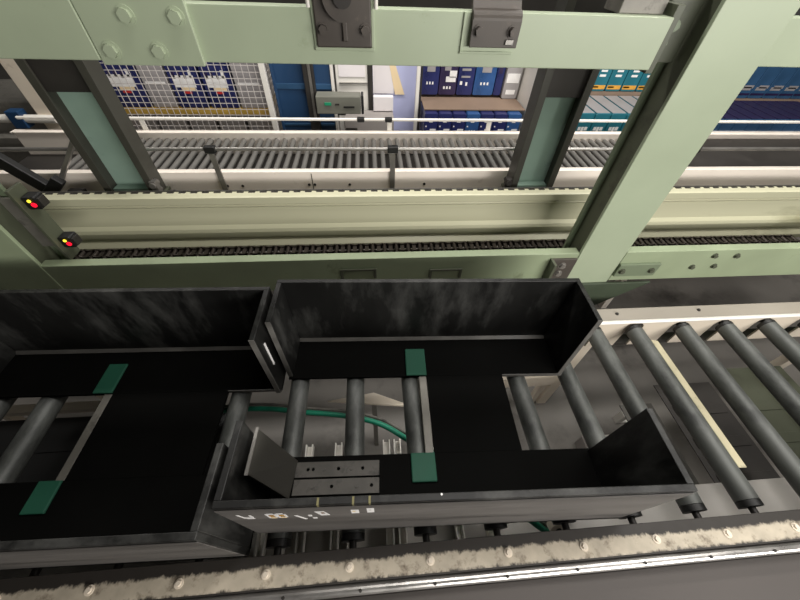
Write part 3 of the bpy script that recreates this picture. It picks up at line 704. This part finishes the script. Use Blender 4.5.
for i in range(7):
    xa = .375+.098*i
    pack('film_pack', xa, xa+.094, 2.42, 2.9, -.06, .156, cols[i], nth[i]+' pack in the lower row of the navy stack, above the rear conveyor', 'pack', 'lower packs of the navy stack',
         ((.35, .62, .74, .84, 'label'), (.1, .2, .6, .64, 'label')) + (((.15, .85, .43, .49, 'label'), (.45, .9, .49, .54, 'label')) if i not in (3,) else ((.3, .38, .46, .5, 'label'), (.5, .58, .46, .5, 'label'), (.68, .76, .46, .5, 'label'))))
def pallet(x0, x1, y0, y1, ztop, label, back=0):
    t = thing('pallet', label, 'pallet', ((x0+x1)/2, (y0+y1)/2, FLOOR))
    n = 6
    for i in range(n):
        ya = y0+(y1-y0)*i/n; MB().box(x0, x1, ya, ya+(y1-y0)/n-.02, FLOOR+.10, FLOOR+.122).build('deck_board', 'pallet', t, .002)
    for xx in (x0, (x0+x1)/2-.04, x1-.08): MB().box(xx, xx+.08, y0, y1-.02, FLOOR, FLOOR+.10).build('runner', 'pallet', t, .002)
    MB().box(x0+.01, x1-.01, y0+.01, y1-.03, FLOOR+.122, ztop).build('wrapped_load', 'card', t, .004)
    if back: MB().box(x0+.01, x1-.01, 2.69, y1-.03, ztop, back).build('rear_load', 'card', t, .004)
pallet(.372, 1.09, 2.40, 3.0, -.063, 'pallet load under the navy pack stack')
pallet(1.28, 2.12, 2.29, 3.05, -.02, 'pallet load under the teal packs', .196)
pallet(2.2, 3.8, 2.29, 3.05, -.02, 'pallet load under the blue packs at the right', .178)
tag(MB().box(1.10, 1.128, 2.45, 2.95, FLOOR, .46).build('white_board', 'white', bevel=.003), 'white upright board between the navy stack and the dark channel post', 'board')
pack('teal_carton', 1.135, 1.27, 2.5, 2.9, FLOOR, .46, 'teal_film', 'teal and white carton right of the white board, behind the dark post', 'carton', None, ((.1, .5, .3, .6, 'label'), (.5, .9, .7, .95, 'label')))
# teal packs, two rows with pale tops
n2 = ('leftmost', 'second', 'third', 'fourth', 'fifth', 'sixth', 'seventh')
for i in range(7):
    xa = 1.29+.112*i
    p = pack('teal_pack', xa, xa+.106, 2.30, 2.66, -.018, .205, 'teal_film', n2[i]+' teal pack from the left in the lower teal row', 'pack', 'lower teal packs', ((.2, .38, .52, .62, 'label'), (.42, .58, .5, .62, 'label'), (.62, .82, .52, .62, 'label'), (.2, .8, .44, .48, 'label')))
    MB().box(xa+.004, xa+.100, 2.308, 2.65, .205, .2075).build('pale_top', 'grey_film', p, .001)
tag(MB().box(1.29, 2.10, 2.295, 2.3, .04, .055).build('shelf_edge', 'white'), 'white strip across the fronts of the lower teal packs', 'strip')
tag(MB().box(1.45, 2.10, 2.665, 3.0, .1965, .228).build('layer_card', 'card'), 'brown card layer under the upper teal row', 'card')
for i in range(5):
    xa = 1.50+.120*i
    pack('teal_pack', xa, xa+.114, 2.67, 3.0, .230, .46, 'teal_film' if i else 'grey_film', n2[i]+(' teal' if i else ' pale')+' pack from the left in the upper teal row', 'pack', 'upper teal packs', ((.3, .7, .40, .46, 'label'), (.3, .7, .53, .58, 'label'), (.05, .95, .06, .17, 'orange'), (.1, .5, .10, .14, 'peach')))
# blue packs at the right
for i in range(11):
    xa = 2.27+.1*i
    p = pack('blue_pack', xa, xa+.095, 2.30, 2.68, -.018, .175, 'blue_teal', ('blue pack number %d' % (i+1)) and ('first second third fourth fifth sixth seventh eighth ninth tenth eleventh'.split()[i]+' blue pack from the left in the lower row right of the big post'), 'pack', 'lower blue packs', ((.3, .7, .88, .97, 'label'),))
    MB().box(xa+.002, xa+.093, 2.308, 2.67, .175, .178).build('violet_top', 'violet', p, .001)
for i in range(9):
    xa = 2.72+.125*i
    pack('blue_pack', xa, xa+.12, 2.72, 3.0, .1785, .46, 'blue_teal', 'first second third fourth fifth sixth seventh eighth ninth'.split()[i]+' blue pack from the left in the upper row right of the big post', 'pack', 'upper blue packs', ((.15, .85, .20, .28, 'grey_film'), (.3, .95, .25, .32, 'grey_film'), (.02, .98, .08, .13, 'violet')))
pack('grey_wrapped_box', 2.47, 2.66, 2.72, 3.0, .1785, .30, 'grey_film', 'grey box edge showing just right of the big post, left of the upper blue packs', 'box', None, ((.1, .6, .3, .5, 'violet'),))
tag(MB().box(2.2, 3.8, 2.285, 2.299, .085, .098).build('shelf_edge', 'white'), 'white strip along the foot of the lower blue packs', 'strip')

# ------------------------------------------------------------------ light
def area(name, loc, target, sx, sy, power, col=(1, .96, .9)):
    l = bpy.data.lights.new(name, 'AREA'); l.shape = 'RECTANGLE'; l.size = sx; l.size_y = sy; l.energy = power; l.color = col
    o = bpy.data.objects.new(name, l); COL.objects.link(o); o.location = Vector(loc)+Vector((0, 0, DZ))
    d = Vector(target)-Vector(loc); o.rotation_euler = d.to_track_quat('-Z', 'Y').to_euler()
    return o
area('front_tube', (1.55, -1.5, 1.05), (.1, .9, .55), 2.4, .4, 82, (1, .965, .92))
area('right_tube', (2.1, .3, 2.3), (1.3, .5, -.2), 1.2, .3, 14, (1, .965, .92))
area('under_fill', (.283, .40, -.04), (.25, .38, -1), .22, .10, 2.2, (1, .97, .93))  # added fill lamp hidden below the tray board, brightens the space under the rollers
area('aisle_tube', (.2, 1.9, 2.4), (.2, 2.2, 0), 4.2, .3, 75, (1, .965, .92))
area('aisle_front_tube', (1.2, .8, 2.5), (.9, 2.3, 0), 2.4, .3, 46, (1, .965, .92))
w = bpy.data.worlds.new('hall_light'); sc.world = w; w.use_nodes = True
w.node_tree.nodes['Background'].inputs[0].default_value = (1, .95, .88, 1); w.node_tree.nodes['Background'].inputs[1].default_value = .05

# ------------------------------------------------------------------ camera
y_, p_, r_ = math.radians(6.2797), math.radians(48.45), math.radians(2.784)
f = Vector((math.sin(y_)*math.cos(p_), math.cos(y_)*math.cos(p_), -math.sin(p_)))
rt = Vector((math.cos(y_), -math.sin(y_), 0)); up = rt.cross(f)
rt2 = rt*math.cos(r_)+up*math.sin(r_); up2 = -rt*math.sin(r_)+up*math.cos(r_)
cam = bpy.data.cameras.new('camera'); co = bpy.data.objects.new('camera', cam); COL.objects.link(co)
mx = Matrix.Identity(4)
for i in range(3): mx[i][0] = rt2[i]; mx[i][1] = up2[i]; mx[i][2] = -f[i]
mx[0][3], mx[1][3], mx[2][3] = 0, 0, 1.0+DZ
co.matrix_world = mx
cam.sensor_fit = 'HORIZONTAL'; cam.sensor_width = 36; cam.lens = 36*332.447/800; cam.clip_start = .02; cam.clip_end = 100
sc.camera = co
vs = sc.view_settings
vs.view_transform = 'Standard'; vs.look = 'None'; vs.exposure = 0.0; vs.gamma = 1; vs.use_curve_mapping = False
